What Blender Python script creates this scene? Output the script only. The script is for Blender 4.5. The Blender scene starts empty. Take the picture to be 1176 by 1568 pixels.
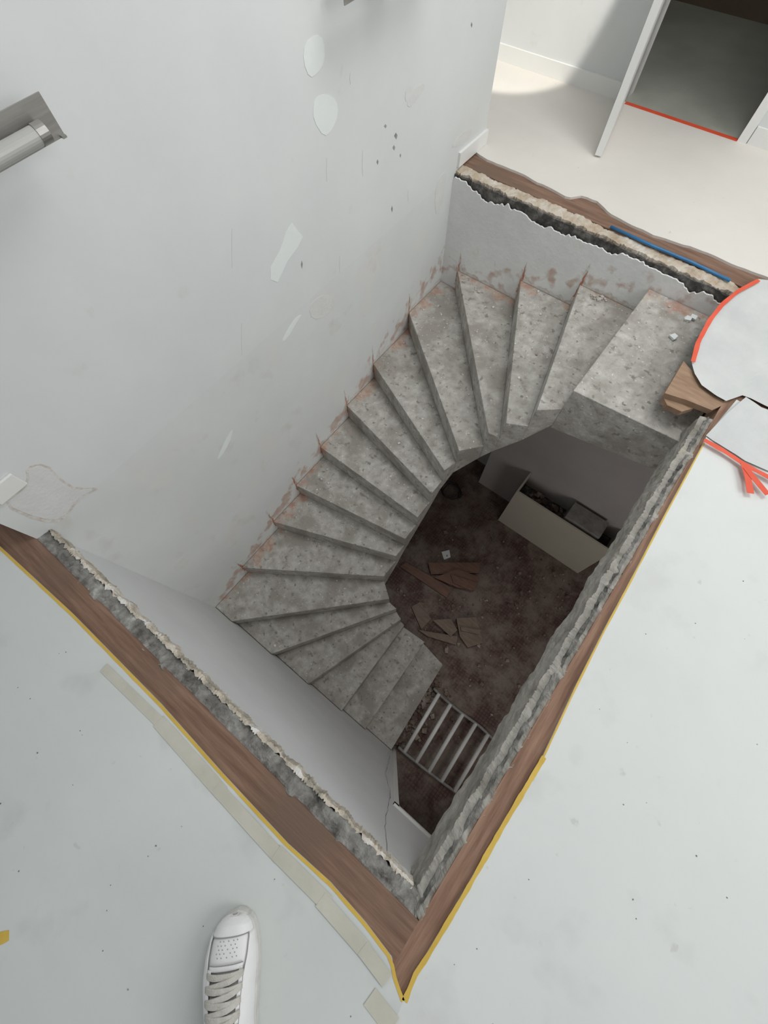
import bpy,bmesh,math,random
from mathutils import Vector, Matrix, noise
random.seed(7)
# ---------------------------------------------------------------- surveyed camera
F_PX=644.66; TILT=0.38921; ROLL=-0.047247; YAW=2.2802; CAM=Vector((1.5345,0.47832,1.65))
W=2.007; L=3.192; R=0.15782; YW=0.0366; YF=3.10
ZL=-18*R
Fv=Vector((math.cos(YAW)*math.sin(TILT),math.sin(YAW)*math.sin(TILT),-math.cos(TILT)))
R0=Vector((math.sin(YAW),-math.cos(YAW),0)); U0=R0.cross(Fv)
c,s=math.cos(ROLL),math.sin(ROLL)
Rv=c*R0+s*U0; Uv=-s*R0+c*U0
def P(px,py,ax=2,val=0.0):
    """survey: photo measurement -> world point on a known real plane"""
    d=(px-588)*Rv-(py-784)*Uv+F_PX*Fv
    return CAM+d*((val-CAM[ax])/d[ax])
# ---------------------------------------------------------------- materials
def nodes(name):
    m=bpy.data.materials.new(name); m.use_nodes=True
    nt=m.node_tree; b=nt.nodes['Principled BSDF']
    return m,nt,b
def math_(nt,op,a,b=None,clamp=False):
    n=nt.nodes.new('ShaderNodeMath'); n.operation=op; n.use_clamp=clamp
    for i,v in enumerate((a,b)):
        if v is None: continue
        if isinstance(v,(int,float)): n.inputs[i].default_value=v
        else: nt.links.new(v,n.inputs[i])
    return n.outputs[0]
def M(name,stops,scale=4,rough=.85,bump=.15,bscale=60,detail=10,metal=0,dist=0.0,speck=None,spscale=70,spth=.70,rust=None,big=None,stretch=None,rth=(.74,.86),fine=None):
    m,nt,b=nodes(name)
    N=nt.nodes.new; K=nt.links.new
    tc=N('ShaderNodeTexCoord'); vec=tc.outputs['Object']
    if stretch:
        mp=N('ShaderNodeMapping'); mp.inputs['Scale'].default_value=stretch; K(vec,mp.inputs['Vector']); vec=mp.outputs['Vector']
    n=N('ShaderNodeTexNoise'); n.inputs['Scale'].default_value=scale; n.inputs['Detail'].default_value=detail
    n.inputs['Roughness'].default_value=.62; n.inputs['Distortion'].default_value=dist
    K(vec,n.inputs['Vector'])
    r=N('ShaderNodeValToRGB'); K(n.outputs['Fac'],r.inputs['Fac'])
    el=r.color_ramp.elements
    while len(el)>1: el.remove(el[0])
    el[0].position=stops[0][0]; el[0].color=(*stops[0][1],1)
    for p,cc in stops[1:]:
        e=el.new(p); e.color=(*cc,1)
    col=r.outputs['Color']
    def mixin(fac,c2):
        nonlocal col
        mx=N('ShaderNodeMix'); mx.data_type='RGBA'
        K(fac,mx.inputs[0]); K(col,mx.inputs[6])
        if isinstance(c2,tuple): mx.inputs[7].default_value=(*c2,1)
        else: K(c2,mx.inputs[7])
        col=mx.outputs[2]
    def thr(sc,lo,hi,det=3,off=0):
        n3=N('ShaderNodeTexNoise'); n3.inputs['Scale'].default_value=sc; n3.inputs['Detail'].default_value=det
        if off:
            mp=N('ShaderNodeMapping'); mp.inputs['Location'].default_value=(off,off,off); K(tc.outputs['Object'],mp.inputs['Vector']); K(mp.outputs['Vector'],n3.inputs['Vector'])
        else: K(tc.outputs['Object'],n3.inputs['Vector'])
        mr=N('ShaderNodeMapRange'); mr.inputs[1].default_value=lo; mr.inputs[2].default_value=hi; K(n3.outputs['Fac'],mr.inputs[0])
        return mr.outputs[0]
    if big: mixin(thr(big[0],big[1],big[2],8,11),big[3])
    if fine: mixin(thr(fine[0],fine[1],fine[2],6,23),fine[3])
    if speck: mixin(thr(spscale,spth,spth+.03),speck)
    if rust:
        sx=N('ShaderNodeSeparateXYZ'); K(tc.outputs['Object'],sx.inputs[0])
        mask=rust(nt,sx)
        n4=N('ShaderNodeTexNoise'); n4.inputs['Scale'].default_value=9; n4.inputs['Detail'].default_value=8; K(tc.outputs['Object'],n4.inputs['Vector'])
        t=math_(nt,'ADD',math_(nt,'MULTIPLY',mask,.36),n4.outputs['Fac'])
        mr=N('ShaderNodeMapRange'); mr.inputs[1].default_value=rth[0]; mr.inputs[2].default_value=rth[1]; K(t,mr.inputs[0]); 
        rr=N('ShaderNodeValToRGB'); e=rr.color_ramp.elements; e[0].position=.4; e[0].color=(.46,.34,.26,1); e[1].position=.6; e[1].color=(.40,.19,.13,1)
        n5=N('ShaderNodeTexNoise'); n5.inputs['Scale'].default_value=22; K(tc.outputs['Object'],n5.inputs['Vector']); K(n5.outputs['Fac'],rr.inputs['Fac'])
        mixin(math_(nt,'MULTIPLY',mr.outputs[0],.65),rr.outputs['Color'])
    K(col,b.inputs['Base Color'])
    b.inputs['Roughness'].default_value=rough; b.inputs['Metallic'].default_value=metal
    if bump:
        n2=N('ShaderNodeTexNoise'); n2.inputs['Scale'].default_value=bscale; n2.inputs['Detail'].default_value=6
        K(vec,n2.inputs['Vector'])
        bp=N('ShaderNodeBump'); bp.inputs['Strength'].default_value=bump; bp.inputs['Distance'].default_value=.01
        K(n2.outputs['Fac'],bp.inputs['Height']); K(bp.outputs['Normal'],b.inputs['Normal'])
    return m
# staircase survey (needed by wall stain masks)
st={1:((1010,422),(878,598)),2:((895,428),(822,628)),3:((797,430),(775,648)),4:((697,418),(748,663)),5:((625,478),(703,690)),
6:((570,556),(683,722)),7:((530,620),(663,757)),8:((490,684),(638,791)),9:((456,745),(616,822)),10:((420,800),(607,852)),11:((369,868),(588,883)),
12:((353,953),(596,917)),13:((415,1002),(607,932)),14:((470,1050),(614,948)),15:((520,1092),(619,957)),16:((557,1120),(650,983)),17:((600,1147),(678,1018))}
E_=.004
a={};b={}
for k,(pa,pb) in st.items():
    A=P(*pa,2,-k*R);B=P(*pb,2,-k*R)
    if k<=4: A.y=YF-E_
    elif k<=11: A.x=E_
    else: A.y=YW+E_
    if 6<=k<=11: B.x=.98
    a[k]=A;b[k]=B
def linefit(y0,z0,y1,z1): m=(z1-z0)/(y1-y0); return m,z0-m*y0
mL,cL=linefit(a[5].y,-5*R,a[11].y,-11*R)
mF,cF=linefit(a[1].x,-1*R,a[4].x,-4*R)
def maskL(nt,sx):
    h=math_(nt,'SUBTRACT',sx.outputs['Z'],math_(nt,'ADD',math_(nt,'MULTIPLY',sx.outputs['Y'],mL),cL))
    return math_(nt,'SUBTRACT',1.0,math_(nt,'MULTIPLY',math_(nt,'ABSOLUTE',h),4.0),True)
def maskF(nt,sx):
    h=math_(nt,'SUBTRACT',sx.outputs['Z'],math_(nt,'ADD',math_(nt,'MULTIPLY',sx.outputs['X'],mF),cF))
    return math_(nt,'SUBTRACT',1.0,math_(nt,'MULTIPLY',math_(nt,'ABSOLUTE',h),4.0),True)
def maskS(nt,sx):
    mx=math_(nt,'SUBTRACT',1.0,math_(nt,'MULTIPLY',sx.outputs['X'],5.5),True)
    my=math_(nt,'SUBTRACT',1.0,math_(nt,'MULTIPLY',math_(nt,'SUBTRACT',YF,sx.outputs['Y']),5.5),True)
    return math_(nt,'MAXIMUM',mx,my)
m_wall=M('plaster_paint',[(.3,(.64,.66,.655)),(.7,(.69,.705,.70))],scale=2.2,rough=.6,bump=.06,bscale=25,fine=(6,.66,.74,(.63,.63,.61)))
m_wallL=M('plaster_paint_stained',[(.3,(.62,.64,.63)),(.7,(.68,.695,.69))],scale=2.2,rough=.65,bump=.1,bscale=25,fine=(5,.60,.76,(.585,.57,.54)),rust=maskL,rth=(.78,.89),big=(3,.56,.66,(.66,.655,.64)))
m_walllow=M('plaster_paint_well',[(.3,(.62,.63,.635)),(.7,(.68,.69,.695))],scale=2.5,rough=.7,bump=.1,bscale=18)
m_farpl=M('plaster_rough_white',[(.3,(.66,.66,.65)),(.6,(.74,.745,.735)),(.78,(.66,.63,.58))],scale=4,rough=.8,bump=.2,bscale=30,rust=maskF,rth=(.81,.92))
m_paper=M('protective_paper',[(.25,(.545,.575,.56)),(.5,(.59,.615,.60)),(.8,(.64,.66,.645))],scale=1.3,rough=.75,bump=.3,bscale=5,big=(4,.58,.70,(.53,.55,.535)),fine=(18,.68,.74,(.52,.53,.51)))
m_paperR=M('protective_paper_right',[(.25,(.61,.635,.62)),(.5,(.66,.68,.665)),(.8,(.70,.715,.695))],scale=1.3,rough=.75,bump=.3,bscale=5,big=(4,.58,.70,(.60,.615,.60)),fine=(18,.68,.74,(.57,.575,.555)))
m_flap=M('torn_paper_grey',[(.3,(.50,.515,.51)),(.7,(.60,.615,.605))],scale=4,rough=.8,bump=.5,bscale=9)
m_paperlt=M('hall_floor_paper',[(.3,(.66,.63,.585)),(.7,(.72,.69,.64))],scale=1.5,rough=.7,bump=.08,bscale=20,speck=(.60,.57,.52),spscale=30,spth=.72)
m_conc=M('stair_concrete',[(.28,(.26,.245,.215)),(.42,(.37,.35,.32)),(.55,(.43,.415,.38)),(.72,(.55,.535,.50))],scale=16,rough=.95,bump=.6,bscale=55,dist=.3,speck=(.66,.64,.60),spscale=60,spth=.68,big=(4.5,.50,.62,(.30,.28,.25)),rust=maskS,fine=(28,.60,.68,(.23,.215,.19)))
m_rim=M('broken_mortar',[(.3,(.03,.03,.028)),(.42,(.12,.117,.11)),(.52,(.22,.215,.20)),(.62,(.30,.29,.27)),(.74,(.50,.49,.47))],scale=14,rough=1,bump=.8,bscale=80)
m_chip=M('paint_chip_grey',[(.3,(.20,.19,.18)),(.7,(.36,.35,.33))],scale=14,rough=1,bump=.3)
m_rimg=M('grey_mortar',[(.3,(.05,.048,.043)),(.45,(.16,.155,.145)),(.6,(.27,.265,.245)),(.74,(.56,.55,.53))],scale=14,rough=1,bump=.8,bscale=80)
m_rim2=M('slab_edge_concrete',[(.3,(.19,.175,.15)),(.45,(.31,.295,.26)),(.58,(.38,.365,.33)),(.68,(.43,.40,.345)),(.78,(.50,.41,.29))],scale=9,rough=1,bump=.9,bscale=40)
m_stone=M('tan_screed',[(.3,(.30,.23,.16)),(.45,(.46,.38,.29)),(.6,(.57,.52,.45)),(.75,(.66,.64,.60))],scale=10,rough=.95,bump=.6,bscale=60)
m_chipedge=M('plaster_broken_edge',[(.3,(.20,.18,.15)),(.42,(.38,.345,.29)),(.52,(.52,.46,.38)),(.62,(.66,.65,.62)),(.75,(.72,.72,.70))],scale=13,rough=.95,bump=.7,bscale=70)
m_dark=M('dark_gap',[(.3,(.03,.029,.027)),(.5,(.08,.076,.07)),(.65,(.20,.19,.175))],scale=16,rough=1,bump=.5)
m_yel=M('yellow_tape',[(.3,(.55,.36,.05)),(.7,(.66,.46,.09))],scale=8,rough=.6,bump=.05)
m_beige=M('masking_tape',[(.3,(.47,.455,.385)),(.7,(.56,.545,.475))],scale=6,rough=.7,bump=.1)
m_red=M('red_tape',[(.3,(.66,.07,.03)),(.7,(.74,.115,.055))],scale=8,rough=.45,bump=.05)
m_blue=M('blue_cable',[(.3,(.02,.12,.28)),(.7,(.03,.18,.38))],scale=8,rough=.4,bump=0)
m_stain=M('red_stain',[(.35,(.50,.42,.37)),(.5,(.44,.20,.14)),(.65,(.35,.12,.08))],scale=16,rough=.9,bump=.2)
m_scar=M('bare_plaster_scar',[(.35,(.50,.46,.41)),(.55,(.66,.64,.61)),(.72,(.48,.37,.29))],scale=15,rough=.95,bump=.4)
m_fill=M('white_filler',[(.3,(.72,.76,.75)),(.7,(.76,.79,.78))],scale=6,rough=.9,bump=.1)
m_fillg=M('grey_filler',[(.3,(.62,.62,.605)),(.7,(.68,.68,.67))],scale=9,rough=.9,bump=.2)
m_trim=M('white_trim_paint',[(.3,(.74,.74,.72)),(.7,(.78,.78,.76))],scale=3,rough=.4,bump=.03)
m_steel=M('brushed_steel',[(.3,(.30,.29,.27)),(.7,(.38,.37,.35))],scale=4,rough=.38,bump=.02,metal=.7,stretch=(1,1,30))
m_glass=M('frosted_tube',[(.3,(.38,.38,.365)),(.7,(.44,.44,.42))],scale=3,rough=.35,bump=0)
m_roomfl=M('green_grey_floor',[(.3,(.30,.31,.27)),(.7,(.44,.45,.39))],scale=1.5,rough=.45,bump=.05)
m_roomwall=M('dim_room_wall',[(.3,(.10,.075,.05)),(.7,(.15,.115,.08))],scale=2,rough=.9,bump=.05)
m_lowwall=M('lower_room_wall',[(.3,(.44,.41,.40)),(.7,(.52,.49,.48))],scale=2,rough=.9,bump=.05)
m_cab=M('cream_laminate',[(.3,(.56,.52,.43)),(.7,(.62,.58,.49))],scale=2,rough=.5,bump=.02)
m_rubble=M('debris_mix',[(.35,(.30,.24,.19)),(.5,(.55,.53,.50)),(.65,(.70,.69,.67))],scale=3,rough=.95,bump=.4)
m_rubd=M('dark_debris',[(.35,(.09,.06,.045)),(.5,(.19,.14,.11)),(.68,(.40,.36,.31))],scale=9,rough=.95,bump=.4)
m_black=M('black_rubber',[(.3,(.015,.015,.015)),(.7,(.03,.03,.03))],scale=8,rough=.6,bump=0)
m_perf=M('perforation_grey',[(.3,(.28,.28,.28)),(.7,(.32,.32,.32))],scale=8,rough=.8,bump=0)
m_sneak=M('white_leather',[(.3,(.72,.72,.72)),(.7,(.78,.78,.78))],scale=10,rough=.45,bump=.06,bscale=200)
m_sole=M('white_rubber_sole',[(.3,(.48,.47,.45)),(.7,(.64,.63,.61))],scale=20,rough=.6,bump=.1)
m_lace=M('grey_lace',[(.3,(.46,.44,.40)),(.7,(.60,.58,.54))],scale=40,rough=.9,bump=.3,bscale=300)
m_ton=M('tongue_fabric',[(.3,(.26,.26,.25)),(.7,(.36,.36,.35))],scale=40,rough=.95,bump=.3,bscale=300)
wc_=[(.30,(.12,.066,.045)),(.5,(.20,.118,.08)),(.7,(.27,.17,.12))]
m_woodx=M('parquet_wood_x',wc_,scale=3,rough=.9,bump=.25,bscale=8,stretch=(1,14,1),fine=(1.5,.5,.6,(.16,.105,.075)))
m_woody=M('parquet_wood_y',[(p,(q[0]*1.3,q[1]*1.3,q[2]*1.3)) for p,q in wc_],scale=3,rough=.9,bump=.25,bscale=8,stretch=(14,1,1))
m_wood2=M('light_plywood',[(.3,(.24,.15,.095)),(.7,(.37,.25,.165))],scale=4,rough=.8,bump=.1,stretch=(2,10,1))
m_offcut=M('parquet_offcut',[(.3,(.15,.11,.08)),(.7,(.24,.18,.14))],scale=4,rough=.7,bump=.1,stretch=(2,10,1))
m_plank=M('brown_plank',[(.3,(.13,.06,.04)),(.7,(.21,.11,.075))],scale=4,rough=.6,bump=.1,stretch=(2,10,1))
def tilemat():
    m,nt,b=nodes('mosaic_tile_floor'); N=nt.nodes.new; K=nt.links.new
    tc=N('ShaderNodeTexCoord'); br=N('ShaderNodeTexBrick'); br.offset=0
    br.inputs['Scale'].default_value=1; br.inputs['Brick Width'].default_value=.03; br.inputs['Row Height'].default_value=.03
    br.inputs['Mortar Size'].default_value=.003
    br.inputs['Color1'].default_value=(.10,.052,.042,1); br.inputs['Color2'].default_value=(.14,.075,.06,1); br.inputs['Mortar'].default_value=(.05,.035,.03,1)
    K(tc.outputs['Object'],br.inputs['Vector'])
    n=N('ShaderNodeTexNoise'); n.inputs['Scale'].default_value=3.2; n.inputs['Detail'].default_value=12; n.inputs['Roughness'].default_value=.75
    K(tc.outputs['Object'],n.inputs['Vector'])
    r=N('ShaderNodeValToRGB'); r.color_ramp.elements[0].position=.42; r.color_ramp.elements[1].position=.60
    K(n.outputs['Fac'],r.inputs['Fac'])
    mx=N('ShaderNodeMix'); mx.data_type='RGBA'; K(r.outputs['Color'],mx.inputs[0]); K(br.outputs['Color'],mx.inputs[6]); mx.inputs[7].default_value=(.22,.18,.15,1)
    K(mx.outputs[2],b.inputs['Base Color']); b.inputs['Roughness'].default_value=.8
    return m
m_tile=tilemat()
# ---------------------------------------------------------------- mesh helpers
def obj(name,me,parent=None):
    o=bpy.data.objects.new(name,me); bpy.context.scene.collection.objects.link(o)
    if parent: o.parent=parent
    return o
def empty(name):
    o=bpy.data.objects.new(name,None); bpy.context.scene.collection.objects.link(o); o.empty_display_size=.1; return o
class Acc:
    def __init__(s): s.v=[];s.f=[];s.mi=[]
    def add(s,vs,fs,mi=0):
        o=len(s.v); s.v+=[tuple(v) for v in vs]; s.f+=[tuple(i+o for i in f) for f in fs]; s.mi+=[mi]*len(fs)
    def box(s,a,b,mi=0):
        x0,y0,z0=a;x1,y1,z1=b
        s.add([(x0,y0,z0),(x1,y0,z0),(x1,y1,z0),(x0,y1,z0),(x0,y0,z1),(x1,y0,z1),(x1,y1,z1),(x0,y1,z1)],
              [(0,3,2,1),(4,5,6,7),(0,1,5,4),(1,2,6,5),(2,3,7,6),(3,0,4,7)],mi)
    def prism(s,pts,z0,z1,mi=0):
        n=len(pts)
        s.add([(p[0],p[1],z0) for p in pts]+[(p[0],p[1],z1) for p in pts],
              [tuple(range(n-1,-1,-1)),tuple(range(n,2*n))]+[(i,(i+1)%n,(i+1)%n+n,i+n) for i in range(n)],mi)
    def seg(s,p,q,th,z0,z1,mi=0):
        d=Vector((q[0]-p[0],q[1]-p[1])).normalized(); n=Vector((-d.y,d.x))*th
        s.prism([(p[0],p[1]),(q[0],q[1]),(q[0]+n.x,q[1]+n.y),(p[0]+n.x,p[1]+n.y)],z0,z1,mi)
    def tube(s,path,r,n=10,mi=0,cap=True):
        path=[Vector(p) for p in path]; rings=[]
        for i,p in enumerate(path):
            t=(path[min(i+1,len(path)-1)]-path[max(i-1,0)]).normalized()
            a=t.cross(Vector((0,0,1)));
            if a.length<1e-3: a=t.cross(Vector((1,0,0)))
            a.normalize(); b=t.cross(a)
            rings.append([p+r*(math.cos(2*math.pi*k/n)*a+math.sin(2*math.pi*k/n)*b) for k in range(n)])
        vs=[v for rg in rings for v in rg]; fs=[]
        for i in range(len(path)-1):
            for k in range(n): fs.append((i*n+k,i*n+(k+1)%n,(i+1)*n+(k+1)%n,(i+1)*n+k))
        if cap: fs+= [tuple(range(n-1,-1,-1)),tuple((len(path)-1)*n+k for k in range(n))]
        s.add(vs,fs,mi)
    def chunk(s,p,r,mi=0):
        vs=[]
        for sx in (-1,1):
            for sy in (-1,1):
                for sz in (-1,1):
                    vs.append(Vector((sx*r*random.uniform(.4,1),sy*r*random.uniform(.4,1),sz*r*random.uniform(.2,.5))))
        rot=Matrix.Rotation(random.uniform(0,6.28),3,'Z')
        z=-min(v.z for v in vs)
        s.add([Vector(p)+rot@v+Vector((0,0,z)) for v in vs],[(0,1,3,2),(4,6,7,5),(0,4,5,1),(2,3,7,6),(0,2,6,4),(1,5,7,3)],mi)
    def out(s,name,mats,parent=None,smooth=False):
        mats=mats if isinstance(mats,list) else [mats]
        me=bpy.data.meshes.new(name); me.from_pydata(s.v,[],s.f)
        for m in mats: me.materials.append(m)
        for p,i in zip(me.polygons,s.mi): p.material_index=i; p.use_smooth=smooth
        me.update()
        bm=bmesh.new(); bm.from_mesh(me); bmesh.ops.recalc_face_normals(bm,faces=bm.faces); bm.to_mesh(me); bm.free()
        return obj(name,me,parent)
def resample(pts,n):
    pts=[Vector(p) for p in pts]; d=[0]
    for a,b in zip(pts,pts[1:]): d.append(d[-1]+(b-a).length)
    out=[]
    for i in range(n):
        t=d[-1]*i/(n-1); j=0
        while j<len(d)-2 and d[j+1]<t: j+=1
        u=(t-d[j])/max(1e-9,d[j+1]-d[j]); out.append(pts[j].lerp(pts[j+1],u))
    return out
def rough(name,A,B,z0,z1,mat,amp=.01,edge=.006,n=260,m=7,skirt=.05,parent=None,seed=0,fr=14,skirtA=None,sk_rows=1):
    a=resample(A,n); b=resample(B,n); vs=[];fs=[]
    for i in range(n):
        ja=noise.noise(Vector((i*.21,seed,0)))*edge+noise.noise(Vector((i*.9,seed,3)))*edge*.6
        jb=noise.noise(Vector((i*.09,seed,9)))*edge+noise.noise(Vector((i*.6,seed,5)))*edge*.6
        d=(b[i]-a[i]).normalized() if (b[i]-a[i]).length>1e-6 else Vector((1,0,0))
        p=a[i]+d*ja; q=b[i]+d*jb
        row=[Vector((p.x,p.y,z0-(skirtA or skirt)))]
        for j in range(m):
            u=j/(m-1); r=p.lerp(q,u)
            z=z0+(z1-z0)*u+amp*noise.noise(Vector((r.x*fr,r.y*fr,seed)))+amp*.5*noise.noise(Vector((r.x*45,r.y*45,seed+4)))
            row.append(Vector((r.x,r.y,z)))
        zt=row[-1].z; zb=z1-skirt
        for t in range(1,sk_rows+1):
            zz=zt+(zb-zt)*t/sk_rows
            o=0 if sk_rows==1 else edge*(noise.noise(Vector((b[i].x*9,b[i].y*9,zz*9+seed)))+.6*noise.noise(Vector((b[i].x*30,b[i].y*30,zz*30+seed))))-edge*.3
            base=b[i] if sk_rows>1 else q
            row.append(Vector((base.x+d.x*o,base.y+d.y*o,zz)))
        vs+=row
    k=m+1+sk_rows
    for i in range(n-1):
        for j in range(k-1): fs.append((i*k+j,i*k+j+1,(i+1)*k+j+1,(i+1)*k+j))
    A_=Acc(); A_.add(vs,fs); return A_.out(name,mat,parent)
def px(pts,ax=2,val=0.0): return [P(a,b,ax,val) for a,b in pts]
def jag(pts,n,amp,seed=0):
    r=resample(pts,n); o=[]
    for i,p in enumerate(r):
        t=(r[min(i+1,n-1)]-r[max(i-1,0)]).normalized(); nn=Vector((-t.y,t.x,0))
        o.append(p+nn*amp*(noise.noise(Vector((i*.35,seed,0)))+.5*noise.noise(Vector((i*1.1,seed,2)))))
    return o
# ================================================================= STAIRS
stairs=Acc()
WST=.16
def tread(k,poly,sof):
    n=len(poly); z=-k*R
    stairs.add([(p[0],p[1],z) for p in poly]+[(p[0],p[1],q) for p,q in zip(poly,sof)],
       [tuple(range(n)),tuple(range(2*n-1,n-1,-1))]+[(i,(i+1)%n,(i+1)%n+n,i+n) for i in range(n)])
def sk(k): return max(ZL+.001,-(k+1)*R-WST)
for k in range(2,18):
    poly=[a[k],b[k],b[k-1]]; sf=[sk(k),sk(k),sk(k-1)]
    poly.append(a[k-1]); sf.append(sk(k-1))
    if k==5: poly.append(Vector((E_,YF-E_,0))); sf.append(sk(4.5))
    if k==12: poly.append(Vector((E_,YW+E_,0))); sf.append(sk(11.5))
    tread(k,poly,sf)
poly=[a[1],b[1],Vector((W-.01,P(1052,682,2,-R).y,0)),Vector((W-.01,YF-E_,0))]
tread(1,poly,[-.50,-.50,-.42,-.42])
stair=stairs.out('concrete_winder_staircase',m_conc)
bv=stair.modifiers.new('bev','BEVEL'); bv.width=.0022; bv.segments=1; bv.limit_method='ANGLE'; bv.angle_limit=.6
# ================================================================= UPPER FLOOR
fl=Acc()
TH=.22
fl.box((-3,-4,-TH),(W,0,-.012),0); fl.box((W,-4,-TH),(7,L,-.012),1); fl.box((-3,L,-TH),(7,P(945,150).y+.1,-.012),0)
fl.out('floor_upper',[m_woodx,m_woody])
yAB=[(0,838),(110,940),(245,1078),(340,1185),(440,1293),(505,1352),(560,1415),(600,1468),(606,1500),(618,1532)]
yBC=[(618,1532),(635,1490),(652,1465),(710,1368),(770,1262),(832,1158),(880,1055),(925,965),(960,900),(1020,785),(1078,678)]
AB=px(yAB); BC=px(yBC)
ext=AB[0]+(AB[0]-AB[1]).normalized()*2.2
seam=P(590,1600)
seam2=seam+(seam-P(618,1532)).normalized()*2.5
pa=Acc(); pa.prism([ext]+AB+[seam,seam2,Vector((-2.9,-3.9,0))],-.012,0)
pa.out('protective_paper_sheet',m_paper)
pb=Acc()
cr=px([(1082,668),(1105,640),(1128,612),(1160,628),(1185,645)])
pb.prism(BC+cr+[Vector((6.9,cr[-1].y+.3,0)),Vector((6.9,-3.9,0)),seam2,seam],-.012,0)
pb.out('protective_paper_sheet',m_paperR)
torn=px([(718,226),(745,244),(790,262),(830,282),(872,303),(893,300),(915,308),(932,326),(965,343),(1000,360),(1050,375),(1085,388),(1130,408),(1180,426)])
farw0=P(745,85)
hd=(P(1130,214)-farw0); hd.normalize()
def onh(px_,py_):
    q=P(px_,py_); return farw0+hd*((q-farw0).dot(hd))
hl=farw0-hd*3; hr=farw0+hd*7
pc=Acc()
tj=jag(torn,60,.008,7)
pc.prism(tj+[Vector((6.9,tj[-1].y+.6,0)),hr,hl,Vector((-2.9,L+.1,0)),Vector((-.3,L+.06,0))],-.012,.001)
pc.out('hall_floor_paper',m_paperlt)
def sheet(name,poly,z,amp,mat,rings=9,seed=3):
    # keep the corners of the outline, subdivide its edges
    e=[]
    for i,p in enumerate(poly):
        q=poly[(i+1)%len(poly)]; k_=max(1,int((q-p).length/.03))
        e+=[p.lerp(q,j/k_) for j in range(k_)]
    n=len(e); cc=sum(e,Vector((0,0,0)))/n
    vs=[];fs=[]
    for r_ in range(rings+1):
        u=r_/rings
        for p in e:
            q=cc.lerp(p,u); zz=z+amp*(noise.noise(Vector((q.x*5,q.y*5,seed)))+.5*noise.noise(Vector((q.x*13,q.y*13,8))))
            vs.append((q.x,q.y,zz))
    for r_ in range(rings):
        for i in range(n): fs.append((r_*n+i,r_*n+(i+1)%n,(r_+1)*n+(i+1)%n,(r_+1)*n+i))
    A=Acc(); A.add(vs,fs); o=A.out(name,mat,None,False)
    return o
flap=px([(1059,552),(1067,524),(1086,490),(1104,467),(1128,445),(1160,428),(1200,430),(1290,470),(1290,660),(1200,636),(1150,610),(1137,605),(1112,614),(1096,606),(1074,590),(1064,572)],2,.006)
sheet('torn_paper_flap',flap,.006,.006,m_flap)
sheet('torn_paper_flap',px([(1082,666),(1112,634),(1142,608),(1165,624),(1290,668),(1290,760),(1180,722),(1140,706),(1112,688)],2,.01),.010,.010,m_flap,seed=9)
def ribbon(name,pts,w,z,mat,th=.002,n=60,wv=.0,parent=None,off=0):
    r=resample(pts,n); vs=[]
    for i,p in enumerate(r):
        t=(r[min(i+1,n-1)]-r[max(i-1,0)]).normalized(); nn=Vector((-t.y,t.x,0))
        ww=w*(1+wv*noise.noise(Vector((i*.5,w*100,0))))
        for sgn,zz in ((-.5,z),(.5,z),(.5,z+th),(-.5,z+th)): vs.append(Vector((p.x+nn.x*(ww*sgn+off),p.y+nn.y*(ww*sgn+off),zz)))
    fs=[]
    for i in range(n-1):
        for j in range(4): fs.append((i*4+j,i*4+(j+1)%4,(i+1)*4+(j+1)%4,(i+1)*4+j))
    fs+=[(0,1,2,3),tuple((n-1)*4+j for j in (3,2,1,0))]
    A=Acc(); A.add(vs,fs); return A.out(name,mat,parent)
ribbon('yellow_tape_strip',[ext]+AB,.010,.0003,m_yel,.001,n=160,wv=.35,off=-.002)
ribbon('yellow_tape_strip',BC[:6],.014,.0003,m_yel,.001,n=60,wv=.35,off=-.003)
ribbon('yellow_tape_strip',BC[5:],.006,.0003,m_yel,.001,n=60,wv=.35,off=-.001)
def tape(p,q,w,z): ribbon('masking_tape_strip',[P(p[0]-9,p[1]+10),P(q[0]-9,q[1]+10)],w,z,m_beige,.0005,n=2)
tape((168,1012),(258,1100),.034,.0016); tape((252,1094),(350,1205),.045,.0022); tape((340,1195),(438,1303),.04,.0028); tape((432,1294),(512,1374),.044,.0034); tape((500,1366),(570,1446),.044,.004)
tape((564,1440),(602,1490),.04,.0046); tape((575,1515),(611,1562),.05,.002)
ribbon('yellow_tape_strip',px([(-8,1440),(14,1432)]),.03,.0005,m_yel,.001,n=4,wv=.5)
ribbon('red_tape_strip',px([(1061,554),(1069,524),(1087,490),(1106,466),(1130,446),(1162,429)],2,.015),.021,.0155,m_red,.001,wv=.3,n=24)
ribbon('red_tape_strip',px([(1078,674),(1110,692),(1140,712),(1190,738)],2,.02),.021,.022,m_red,.001,wv=.3,n=16)
ribbon('red_tape_strip',px([(1138,710),(1144,730),(1148,756)],2,.02),.028,.0235,m_red,.001,n=6,wv=.2)
ribbon('red_tape_strip',px([(1140,716),(1154,734),(1174,758)],2,.02),.024,.025,m_red,.001,n=6,wv=.2)
ribbon('red_tape_strip',[onh(960,155)+Vector((0,-.01,0)),onh(1130,214)+Vector((0,-.01,0))],.035,.0015,m_red,.001,n=12)
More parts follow.
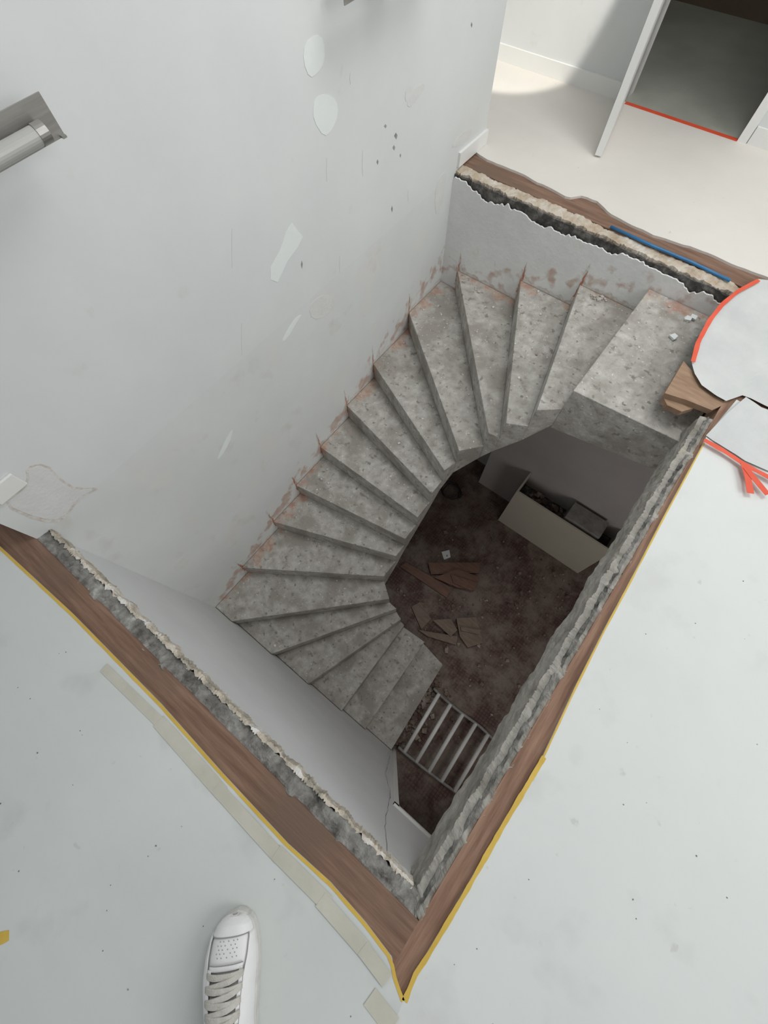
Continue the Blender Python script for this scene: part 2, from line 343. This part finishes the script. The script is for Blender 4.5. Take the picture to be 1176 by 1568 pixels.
# ---- opening rims
rough('mortar_rim_near',[Vector((0,-.006,0)),Vector((W,-.006,0))],[Vector((0,.052,0)),Vector((W,.052,0))],-.018,-.030,m_rimg,.018,.010,seed=1)
rough('plaster_chips_rim',[Vector((.0,.050,0)),Vector((W-.06,.050,0))],[Vector((0,.062,0)),Vector((W-.06,.062,0))],-.024,-.030,m_chipedge,.010,.014,n=400,seed=5,m=4,fr=22)
rough('slab_edge_right',[Vector((W+.004,0,0)),Vector((W+.004,L-.9,0))],[Vector((W-.048,0.02,0)),Vector((W-.048,L-.9,0))],-.014,-.035,m_rim2,.010,.010,seed=2,skirt=.2,n=420,sk_rows=14)
rough('mortar_rim_right',[Vector((W-.016,0,0)),Vector((W-.016,L-.9,0))],[Vector((W-.026,0.02,0)),Vector((W-.026,L-.9,0))],-.012,-.022,m_rim,.012,.010,seed=12,skirt=.03,m=4)
rough('far_rim_gap',[Vector((0,YF+.014,0)),Vector((W+.1,YF+.014,0))],[Vector((0,L+.02,0)),Vector((W+.1,L+.02,0))],-.03,-.03,m_dark,.010,.004,seed=3,skirtA=.12)
rough('far_rim_screed',[Vector((0,YF+.028,0)),Vector((W+.05,YF+.022,0))],[Vector((0,YF+.095,0)),Vector((W+.05,YF+.09,0))],-.018,-.012,m_stone,.012,.016,seed=8,m=5)
ac=Acc(); ac.tube([P(935,347,2,-.0),P(1000,377,2,-.0),P(1060,402,2,-.0),P(1118,430,2,.0)],.008)
ac.out('blue_cable',m_blue,smooth=True)
# ================================================================= WALLS
yend=P(722,214).y
wl=Acc(); wl.box((-.16,.0,-.02),(0,yend,2.7)); wl.out('wall_left',m_wall)
wl=Acc(); wl.box((-.16,-.2,ZL),(0,yend,-.02)); wl.out('wall_left_well',m_wallL)
wf=Acc(); wf.box((0,YF+.012,ZL),(W+.2,L+.2,-.16)); 
n=400; vs=[]; 
for i in range(n):
    x=W*i/(n-1); zt_=-.055-.02*math.sin(min(1,x/1.1)*math.pi)+.04*noise.noise(Vector((x*3.1,1.7,0)))+.026*noise.noise(Vector((x*11,4.7,0)))+.016*noise.noise(Vector((x*45,4.7,0)))
    zt_=min(zt_,-.02)
    vs+=[(x,YF,ZL),(x,YF,zt_),(x,YF+.006,zt_+.002),(x,YF+.006,ZL)]
fs=[]
for i in range(n-1):
    for j in range(3): fs.append((i*4+j,i*4+j+1,(i+1)*4+j+1,(i+1)*4+j))
wf.add(vs,fs); wf.out('wall_far_well',m_farpl)
e1=P(620,1250,1,YW); e2=P(665,1290,1,YW)
zh=(e1.z+e2.z)/2; xe=a[17].x+.02
wn=Acc(); wn.box((0,-.2,ZL),(xe,YW,-.06)); wn.box((xe,-.2,zh),(4.6,YW,-TH)); wn.box((xe+.9,-.2,ZL),(4.6,YW,zh)); wn.box((xe,-.2,-TH),(W-.05,YW,-.06))
wn.out('wall_near_well',m_walllow)
tr=Acc(); tr.box((xe+.001,-.02,ZL),(xe+.03,YW+.012,zh)); tr.box((xe+.001,-.02,zh-.03),(xe+.9,YW+.012,zh-.001)); tr.out('trim_doorway_lower',m_trim)
lf=Acc(); lf.box((-.2,-2.5,ZL-.1),(4.6,L,ZL)); lf.out('floor_lower',m_tile)
lw=Acc(); lw.box((4.6,-2.5,ZL),(4.75,L,-TH)); lw.out('unseen_wall_right_lower',m_lowwall)  # unseen wall, added to close off the lower room and keep it dark
lw=Acc(); lw.box((-.2,-2.6,ZL),(4.6,-2.5,-TH)); lw.out('unseen_wall_back_lower',m_lowwall)  # out-of-view wall, added like the right one to darken the lower room
xu=P(722,752,2,ZL).x
lw=Acc(); lw.box((xu,2.86,ZL),(4.6,3.1,-.66)); lw.out('wall_under_stairs',m_lowwall)
hn=Vector((-hd.y,hd.x,0))
d0=onh(958,154); d1=onh(1130,214)
wh=Acc(); wh.seg(hl,d0,.12,0,2.7); wh.seg(d1,hr,.12,0,2.7); wh.seg(d0,d1,.12,2.05,2.7); wh.out('wall_hall',m_wall)
bb=Acc(); bb.seg(hl-hn*.015,d0-hn*.015-hd*.06,.015,0.001,.09); bb.seg(d1-hn*.015+hd*.06,hr-hn*.015,.015,0.001,.09); bb.out('baseboard_hall',m_trim)
tj_=Acc()
tj_.seg(d0-hn*.02-hd*.055,d0-hn*.02,.16,0.001,2.1); tj_.seg(d1-hn*.02,d1-hn*.02+hd*.055,.16,0.001,2.1)
tj_.out('trim_door_frame',m_trim)
rf=Acc(); rf.prism([d0-hd*1.2,d1+hd*2,d1+hd*2+hn*4,d0-hd*1.2+hn*4],-.1,-.002); rf.out('floor_far_room',m_roomfl)
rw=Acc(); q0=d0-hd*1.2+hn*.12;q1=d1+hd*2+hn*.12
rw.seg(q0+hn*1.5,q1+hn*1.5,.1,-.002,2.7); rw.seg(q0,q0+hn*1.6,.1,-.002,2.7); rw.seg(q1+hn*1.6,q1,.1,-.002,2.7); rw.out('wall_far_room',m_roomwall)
rc=Acc(); rc.prism([q0,q1,q1+hn*1.6,q0+hn*1.6],2.7,2.8); rc.out('unseen_ceiling_far_room',m_roomwall)  # unseen ceiling, added to block light so the far room stays dark
fe=P(919,243); dd=(d0-fe); dn=dd.normalized()
dr=empty('door_1'); dl=Acc(); dl.seg(fe,d0-dn*.03,.04,.012,2.03); dl.out('door_leaf',m_trim,dr)
dh=Acc(); kk=fe+dn*.06; nn=Vector((-dn.y,dn.x,0))
dh.tube([kk+Vector((0,0,1)),kk+Vector((0,0,1))-nn*.05,kk+dn*.11+Vector((0,0,1))-nn*.05],.009); dh.out('lever_handle',m_steel,dr,True)
bs=Acc()
bs.box((0,L-.06,.002),(.016,yend+.016,.08)); bs.box((-.17,yend,.002),(.0,yend+.016,.08)); bs.out('baseboard_wall_end',m_trim)
q=P(12,744,0,0)
ws=empty('baseboard_piece')  # cut baseboard piece, built as a plain white plate
sa=Acc(); sa.box((0,q.y-.07,q.z-.04),(.012,q.y+.045,q.z+.04)); o=sa.out('baseboard_piece_plate',m_trim,ws)
mo=o.modifiers.new('b','BEVEL'); mo.width=.004; mo.segments=2
def patch(pts,x=.0012,mat=m_fill,name='filler_patch',ax=0,base=0.0,smooth=True):
    p=px(pts,ax,base)
    if smooth and len(p)>4:
        q=[]
        for i in range(len(p)):
            a_,b_=p[i],p[(i+1)%len(p)]; q+=[a_.lerp(b_,.25),a_.lerp(b_,.75)]
        p=q
    n=len(p); lo=[];hi=[]
    for v in p:
        u=v.copy(); u[ax]=base+.0002; lo.append(u); u=v.copy(); u[ax]=base+x; hi.append(u)
    A=Acc(); A.add(lo+hi,[tuple(range(n,2*n))]+[(i,(i+1)%n,(i+1)%n+n,i+n) for i in range(n)]); A.out(name,mat)
patch([(466,66),(484,52),(496,60),(497,95),(486,112),(474,120),(464,95)])
patch([(484,148),(500,143),(515,152),(518,175),(508,200),(496,210),(480,185),(479,160)])
patch([(438,355),(447,341),(455,352),(464,362),(455,380),(440,400),(425,432),(414,428),(414,410),(428,385)],smooth=False)
patch([(472,470),(490,452),(508,452),(514,468),(500,484),(478,490)],mat=m_fillg)
patch([(0,772),(30,752),(42,735),(38,715),(70,708),(95,735),(118,748),(158,745),(120,765),(98,800),(60,800)],x=.001,mat=m_scar)
patch([(4,771),(32,754),(45,736),(42,718),(68,711),(92,737),(116,751),(148,747),(118,762),(95,795),(62,794)],x=.0022,mat=m_fillg)
patch([(266,868),(280,850),(293,852),(285,868),(270,875)],mat=m_fillg)
patch([(336,694),(344,676),(356,656),(355,668),(345,690),(332,706)])
patch([(430,525),(440,505),(452,487),(463,480),(455,492),(440,518)],mat=m_fill)
patch([(622,160),(630,140),(645,126),(652,132),(640,150),(628,165)],mat=m_fillg)
patch([(665,300),(672,270),(684,262),(680,300),(668,335)],mat=m_fillg)
patch([(690,225),(705,205),(722,195),(722,208),(700,225)],mat=m_fillg)
for (cx,cy,w,h) in [(606,208,2.5,5),(603,226,2,4),(578,248,1.5,4),(590,193,2,3),(621,148,1,8),(613,238,1,3),(462,405,1.2,6),(520,405,.6,14),(536,120,.6,9),(722,38,1.2,4),(555,250,.6,20),(500,260,.5,18),(370,520,.5,25),(355,380,.5,30),(600,320,1.2,5),(625,300,1,9)]:
    patch([(cx-w,cy),(cx,cy-h),(cx+w,cy-h*.2),(cx+w*.3,cy+h)],mat=m_chip if h<8 else m_fillg,name='wall_chip')
def crack(pts,w=.0016,name='wall_crack'):
    p=resample(px(pts,1,YW),40); vs=[]
    for i,v in enumerate(p):
        j=noise.noise(Vector((i*.6,2,0)))*.01; ww=w*(.4+abs(noise.noise(Vector((i*.4,5,0))))*1.5)
        vs+=[(v.x+j-ww,YW+.0012,v.z),(v.x+j+ww,YW+.0012,v.z)]
    A=Acc(); A.add(vs,[(2*i,2*i+1,2*i+3,2*i+2) for i in range(39)]); A.out(name,m_rimg)
crack([(597,1158),(590,1185),(598,1215),(590,1255),(592,1310)])
sc=Acc(); stn=Acc()
def wallp(kind,u,z,o=.0015):
    return Vector((o,u,z)) if kind=='L' else (Vector((u,YF-o,z)) if kind=='F' else Vector((u,YW+o,z)))
def spike(acc,kind,u,w,z0,z1,o):
    n=12; l=[];r_=[]
    for i in range(n):
        t=i/(n-1); ww=w*(1-t)**.7*(.6+.5*random.random())+.001; cu=u+.004*random.uniform(-1,1)
        z=z0+(z1-z0)*t; l.append(wallp(kind,cu-ww,z,o)); r_.append(wallp(kind,cu+ww,z,o))
    acc.add(l+r_,[(i,i+1,n+i+1,n+i) for i in range(n-1)])
def band(acc,kind,u0,u1,z0,h,amp,o):
    n=22; t_=[];b_=[]
    sd=random.random()*50
    for i in range(n):
        u=u0+(u1-u0)*i/(n-1); b_.append(wallp(kind,u,z0,o)); t_.append(wallp(kind,u,z0+max(.004,h+amp*noise.noise(Vector((sd+i*.5,0,0)))),o))
    acc.add(b_+t_,[(i,i+1,n+i+1,n+i) for i in range(n-1)])
for k in range(2,17):
    kd='F' if k<=4 else ('L' if k<=11 else 'N'); A=a[k];B=a[k-1]
    u=(lambda v: v.y) if kd=='L' else (lambda v:v.x)
    ua,ub=u(A),u(B)
    if k==5: ub=YF
    if k==12: ub=0
    z=-k*R
    if kd!='N':
        band(sc,kd,ua,ub,z,.022,.03,.0012)
        sg=(1 if ub>ua else -1)
        spike(sc,kd,ua+sg*.004,.020,z-R*.8,z+.13+.10*random.random(),.0016)
        spike(stn,kd,ua+sg*.004,.014,z-R*.6,z+.07+.09*random.random(),.0022)
        spike(sc,kd,ua+sg*.06*random.random(),.012,z,z+.05+.06*random.random(),.0018)
    else: band(sc,kd,ua,ub,z,.008,.012,.0012)
sc.out('skirting_scar_plaster',m_scar,stair); stn.out('skirting_glue_stain',m_stain,stair)
rb=Acc()
for k in range(1,18):
    A,B=a[k],b[k]; C_=a[k-1] if k>1 else Vector((W-.1,YF,0)); D_=b[k-1] if k>1 else Vector((W-.1,2.3,0))
    for i in range(30 if k<12 else 14):
        u=random.random()**1.6; v=random.random()
        p=A.lerp(B,u).lerp(C_.lerp(D_,u),.08+v*.84); p.z=-k*R
        if p.x<.02 or p.y>YF-.02 or p.y<YW+.02: continue
        rb.chunk(p,random.uniform(.0015,.005) if random.random()<.9 else random.uniform(.006,.012))
for i in range(60):
    p=P(random.uniform(905,975),random.uniform(437,462),2,-2*R)
    if p.y<YF-.02: rb.chunk(p,random.uniform(.005,.016))
rb.out('stair_rubble',m_rubble,stair)
rb=Acc()
for q in [(1052,490),(1060,488),(1030,518),(1100,442)]:
    p=P(*q,2,-R); rb.chunk(Vector((min(p.x,W-.04),p.y,-R)),.022)
rb.out('white_plaster_chips',m_fill,stair)
rb=Acc()
for i in range(450):
    x=random.uniform(1.0,2.9); y=random.uniform(.5,2.5); rb.chunk((x,y,ZL),random.uniform(.003,.014) if random.random()<.9 else random.uniform(.014,.03))
for i in range(140):
    x=random.gauss(1.9,.06); y=random.uniform(.1,.8); rb.chunk((x,y,ZL),random.uniform(.01,.03))
rb.out('floor_rubble',m_rubd)
rb=Acc()
for i in range(60):
    p=P(random.uniform(0,1176),random.uniform(850,1568))
    if (p.x<W+.12 and p.y>-.14) or p.y>2.2: continue
    rb.chunk(Vector((p.x,p.y,0)),random.uniform(.001,.0025))
rb.out('floor_crumbs',m_rubd)
wb=Acc()
wb.prism(px([(1018,602),(1047,553),(1068,578),(1092,604),(1112,618),(1090,628),(1050,612)],2,-.01),-.04,-.01)
wbo=wb.out('broken_floorboard',m_wood2)
wb=Acc(); wb.prism(px([(1012,612),(1034,606),(1060,628),(1040,634),(1018,624)],2,-.06),-.07,-.041); wb.out('floorboard_splinter',m_wood2,wbo)
# ================================================================= CABINET downstairs
cb=empty('base_cabinet')
c0=P(762,797,2,ZL); c1=P(885,877,2,ZL); cyf=(c0.y+c1.y)/2; cx0=c0.x; cx1=c1.x; zt=ZL+.77; cyb=2.855
ca=Acc()
ca.box((cx0,cyf,ZL),(cx1,cyf+.018,zt)); ca.box((cx0,cyf+.018,ZL),(cx0+.018,cyb,zt)); ca.box((cx1-.018,cyf+.018,ZL),(cx1,cyb,zt)); ca.box((cx0+.018,cyf+.018,zt-.25),(cx1-.018,cyb,zt-.23))
ca.out('carcass',m_cab,cb)
ca=Acc(); ca.box((cx0+.02,cyf+.02,zt-.229),(cx1-.02,cyb-.01,zt-.22)); ca.out('inside_shade_sheet',m_dark,cb)  # dark sheet over the shelf paints the shade inside the open cabinet
ca=Acc(); ca.box((cx0+.5,cyf+.05,zt-.2),(cx0+.85,cyb-.03,zt+.02)); ca.out('metal_tray',m_chip,cb)
ca=Acc()
for i in range(60): ca.chunk((random.uniform(cx0+.12,cx0+.5),random.uniform(cyf+.05,cyb-.05),zt-.21+random.uniform(0,.06)),random.uniform(.01,.03))
ca.out('cabinet_debris',m_rubd,cb)
def plank(acc,pts,z0,th): acc.prism(px(pts,2,z0),z0,z0+th)
pk=Acc()
plank(pk,[(612,868),(622,862),(690,900),(684,916)],ZL,.02)
plank(pk,[(655,862),(735,862),(733,878),(660,880)],ZL+.02,.02)
plank(pk,[(665,885),(700,872),(735,885),(725,905),(700,900)],ZL+.04,.02)
plank(pk,[(690,880),(730,893),(722,905),(694,893)],ZL+.06,.015)
pk.out('brown_plank_pile',m_plank)
pk=Acc()
plank(pk,[(630,930),(643,922),(660,948),(645,964)],ZL,.02)
plank(pk,[(640,965),(700,975),(698,988),(655,975)],ZL,.03)
plank(pk,[(662,950),(690,948),(700,965),(690,975)],ZL+.03,.02)
plank(pk,[(698,948),(728,946),(738,985),(715,992),(703,975)],ZL+.0,.05)
plank(pk,[(705,960),(735,965),(733,972),(706,966)],ZL+.05,.02)
pk.out('parquet_offcut_pile',m_offcut)
pp=Acc(); pp.prism(px([(676,845),(688,842),(690,853),(680,857)],2,ZL+.01),ZL,ZL+.01); pp.out('paper_scrap',m_fill)
cc=Acc(); ctr=P(690,755,2,ZL)
path=[ctr+Vector((math.cos(t*.3)*(.11+.03*math.sin(t*.17)),math.sin(t*.3)*(.10+.02*math.cos(t*.23)),.012+.0012*t)) for t in range(80)]
cc.tube(path,.006,6); cc.out('cable_coil',m_black,smooth=True)
# ---- railing panel
rp=empty('stair_railing_panel')
zr=ZL+.06
top=px([(664,1054),(680,1070),(704,1090),(732,1110),(757,1133)],2,zr); bot=px([(610,1144),(622,1155),(648,1176),(677,1198),(706,1219)],2,zr)
ra=Acc(); ra.tube(resample(top,20),.013,8); ra.tube(resample(bot,20),.013,8); ra.out('rails',m_chip,rp,True)
ra=Acc()
T=resample(top,21);B_=resample(bot,21)
for i in (2,6,10,14,18): ra.tube([T[i],B_[i]],.019,8)
ra.out('bars',m_trim,rp,True)
ra=Acc()
for q in (top[0],top[-1],bot[0],bot[-1]): ra.tube([q,Vector((q.x,q.y,ZL))],.013,8)
ra.out('feet',m_black,rp,True)
# ================================================================= WALL LAMPS
def lamp(q,x=.11,LEN=.62,Hh=.085,left=False):
    lp=empty('wall_lamp')
    y1=q.y+(LEN if left else 0); z0=q.z
    A=Acc(); A.box((x-.004,y1-LEN,z0),(x,y1,z0+Hh)); 
    A.box((0,y1-LEN*.75,z0+.02),(.012,y1-LEN*.25,z0+Hh-.01)); A.box((.012,y1-LEN*.6,z0+.035),(x-.004,y1-LEN*.4,z0+.055))
    A.box((x,y1-.012,z0+.001),(x+.012,y1-.001,z0+.006))
    A.out('steel_plate',m_steel,lp)
    A=Acc(); zc=z0+.036
    A.tube([(x+.028,y1-LEN+.05,zc),(x+.028,y1-.07,zc)],.020,24); A.out('frosted_tube',m_glass,lp,False)
    A=Acc()
    A.tube([(x+.028,y1-.07,zc),(x+.028,y1-.045,zc)],.022,24); A.tube([(x+.028,y1-LEN+.03,zc),(x+.028,y1-LEN+.052,zc)],.022,24)
    A.tube([(x,y1-.1,zc),(x+.026,y1-.1,zc)],.01,10);A.tube([(x,y1-LEN+.1,zc),(x+.026,y1-LEN+.1,zc)],.01,10); A.out('tube_caps',m_steel,lp,False)
    A=Acc(); A.tube([(x+.028,y1-.0449,zc),(x+.028,y1-.041,zc)],.008,16); A.out('cap_screw',m_black,lp)
lamp(P(100,208,0,.11)); lamp(P(528,9,0,.11),left=True)
# ================================================================= SNEAKER
shoe=empty('sneaker')
toe=P(362,1396,2,.03); back=P(360,1568,2,.03)
ay=(toe-back); ay.z=0; ay.normalize(); axx=Vector((ay.y,-ay.x,0))
SL=.40
def S(x,y,z): return Vector((toe.x,toe.y,0))+axx*x+ay*y+Vector((0,0,z))
def interp(ks,t):
    for (t0,w0),(t1,w1) in zip(ks,ks[1:]):
        if t<=t1: u=(t-t0)/(t1-t0); u=u*u*(3-2*u)*.4+u*.6; return w0+(w1-w0)*u
    return ks[-1][1]
def wid(t): return interp([(0,0.0),(.01,.022),(.03,.038),(.06,.050),(.12,.062),(.22,.070),(.32,.072),(.45,.065),(.6,.055),(.75,.050),(.88,.047),(.95,.038),(.985,.022),(1,0)],t)
def off(t): return -.010*math.sin(math.pi*min(1,t*1.6))*(1 if t<.6 else .4)
def hgt(t): return interp([(0,.045),(.05,.064),(.15,.078),(.28,.090),(.4,.110),(.55,.130),(.7,.140),(.85,.135),(1,.12)],t)
def top(t,th,g,h0=.03):
    w=wid(t)*.94+g; h=hgt(t)-.03+g
    cx=math.copysign(abs(math.cos(th))**.8,math.cos(th)); sz=abs(math.sin(th))**.75
    return S(off(t)+w*cx,-t*SL,h0+h*sz)
def loft(t0,t1,n,grow,ang0=0,ang1=math.pi,m=24,f0=None,f1=None):
    vs=[];fs=[]
    for i in range(n):
        t=t0+(t1-t0)*i/(n-1); A0=f0(t) if f0 else ang0; A1=f1(t) if f1 else ang1
        for j in range(m): vs.append(top(t,A0+(A1-A0)*j/(m-1),grow))
    for i in range(n-1):
        for j in range(m-1): fs.append((i*m+j,i*m+j+1,(i+1)*m+j+1,(i+1)*m+j))
    return vs,fs
A=Acc(); A.add(*loft(.004,.995,60,0)); A.out('upper',m_sneak,shoe,True)
A=Acc(); A.add(*loft(.004,.10,14,.004))
fa=lambda t: .55+ .45*min(1,max(0,(t-.1)/.25))
A.add(*loft(.10,.95,40,.004,f0=lambda t:0,f1=fa)); A.add(*loft(.10,.95,40,.004,f0=lambda t:math.pi-fa(t),f1=lambda t:math.pi))
A.add(*loft(.25,.80,24,.006,.93,1.10,8)); A.add(*loft(.25,.80,24,.006,math.pi-1.10,math.pi-.93,8)); A.add(*loft(.235,.262,6,.006,.93,math.pi-.93,16))
o=A.out('overlays',m_sneak,shoe,True); so=o.modifiers.new('s','SOLIDIFY'); so.thickness=.003
A=Acc()
for sgn in (0,1):
    A.tube([top(t/40,(fa(t/40) if not sgn else math.pi-fa(t/40)),.0045) for t in range(4,38)],.0012,5)
    A.tube([top(t/40,(.92 if not sgn else math.pi-.92),.0055) for t in range(10,32)],.0012,5)
A.tube([top(.10,.55+(math.pi-1.1)*i/16,.0045) for i in range(17)],.0012,5)
A.tube([top(.233,.93+(math.pi-1.86)*i/16,.0055) for i in range(17)],.0012,5)
A.out('seam_shade_lines',m_perf,shoe)  # grey seam lines that also paint shade along the overlay edges
A=Acc(); outl=[]
N_=60
for i in range(N_): t=(i/(N_-1))**1.3; outl.append(S(off(t)+wid(t)+.004,-t*SL+(.004 if t<.02 else 0),0))
for i in range(N_-2,0,-1): t=(i/(N_-1))**1.3; outl.append(S(off(t)-wid(t)-.004,-t*SL,0))
A.prism(outl,.0,.034); o=A.out('sole',m_sole,shoe); mo=o.modifiers.new('b','BEVEL'); mo.width=.005; mo.segments=3; mo.limit_method='ANGLE'
A=Acc()
for i,t in enumerate([.12,.14,.16,.18,.20]):
    for j in range(-2,3):
        p=top(t,math.pi/2+j*.17+(.085 if i%2 else 0),.0008); A.add([p+axx*.0016*math.cos(q)+ay*.0016*math.sin(q) for q in [k*6.283/8 for k in range(8)]],[tuple(range(8))])
A.out('perforations',m_perf,shoe)
A=Acc(); A.add(*loft(.262,.86,24,.003,1.10,math.pi-1.10,10)); A.out('tongue',m_ton,shoe,True)
A=Acc()
def lace(t0,th0,t1,th1):
    pts=[]
    for i in range(9):
        u=i/8; pts.append(top(t0+(t1-t0)*u,th0+(th1-th0)*u,.007+.008*math.sin(math.pi*u)))
    for sft in (-.0045,-.0015,.0015,.0045): A.tube([p+ay*sft for p in pts],.003,6)
for i in range(9):
    t=.28+i*.06; lace(t,.92,t,math.pi-.92)
    if i<8: lace(t,.92,t+.06,math.pi-.92)
A.out('laces',m_lace,shoe,True)
# ================================================================= CAMERA / LIGHT
cam=bpy.data.cameras.new('cam'); co=obj('camera',cam)
cam.sensor_fit='VERTICAL'; cam.sensor_height=36; cam.lens=F_PX/1568*36; cam.clip_start=.02
co.matrix_world=Matrix((( Rv.x,Uv.x,-Fv.x,CAM.x),(Rv.y,Uv.y,-Fv.y,CAM.y),(Rv.z,Uv.z,-Fv.z,CAM.z),(0,0,0,1)))
bpy.context.scene.camera=co
w=bpy.data.worlds.new('w'); bpy.context.scene.world=w; w.use_nodes=True
w.node_tree.nodes['Background'].inputs[0].default_value=(.96,.99,1,1); w.node_tree.nodes['Background'].inputs[1].default_value=.38
def area(name,loc,tgt,size,power,col,sy=None):
    l=bpy.data.lights.new(name,'AREA'); l.shape='RECTANGLE'; l.size=size; l.size_y=sy or size; l.energy=power; l.color=col
    o=obj(name,l); o.location=loc; o.rotation_euler=(Vector(tgt)-Vector(loc)).to_track_quat('-Z','Y').to_euler(); return o
area('skylight',(1.5,2.7,3.2),(.9,2.0,0),1.3,50,(1,1,.99),1.5)
area('window_light',(5.0,1.6,3.0),(.3,1.0,.5),2.4,78,(.99,1,.99))
area('hall_fill_light',(3.2,4.0,2.5),(1.9,4.6,0),1.0,12,(1,.97,.91))  # fill lamp added above the hall to brighten it
area('lower_room_fill',(3.9,.4,-1.0),(1.9,2.8,-2.4),.9,12,(1,.97,.93))  # added fill lamp, brightens the cabinet and the wall under the stairs
l=bpy.data.lights.new('hall_sunlight','SPOT'); l.energy=330; l.spot_size=math.radians(25); l.spot_blend=.2; l.shadow_soft_size=.03; l.color=(1,.96,.88)
so_=obj('hall_sunlight',l); tgt=P(770,50); so_.location=tgt+Vector((1.6,-1.9,2.6))
so_.rotation_euler=(tgt-so_.location).to_track_quat('-Z','Y').to_euler()
bpy.context.scene.view_settings.view_transform='Standard'
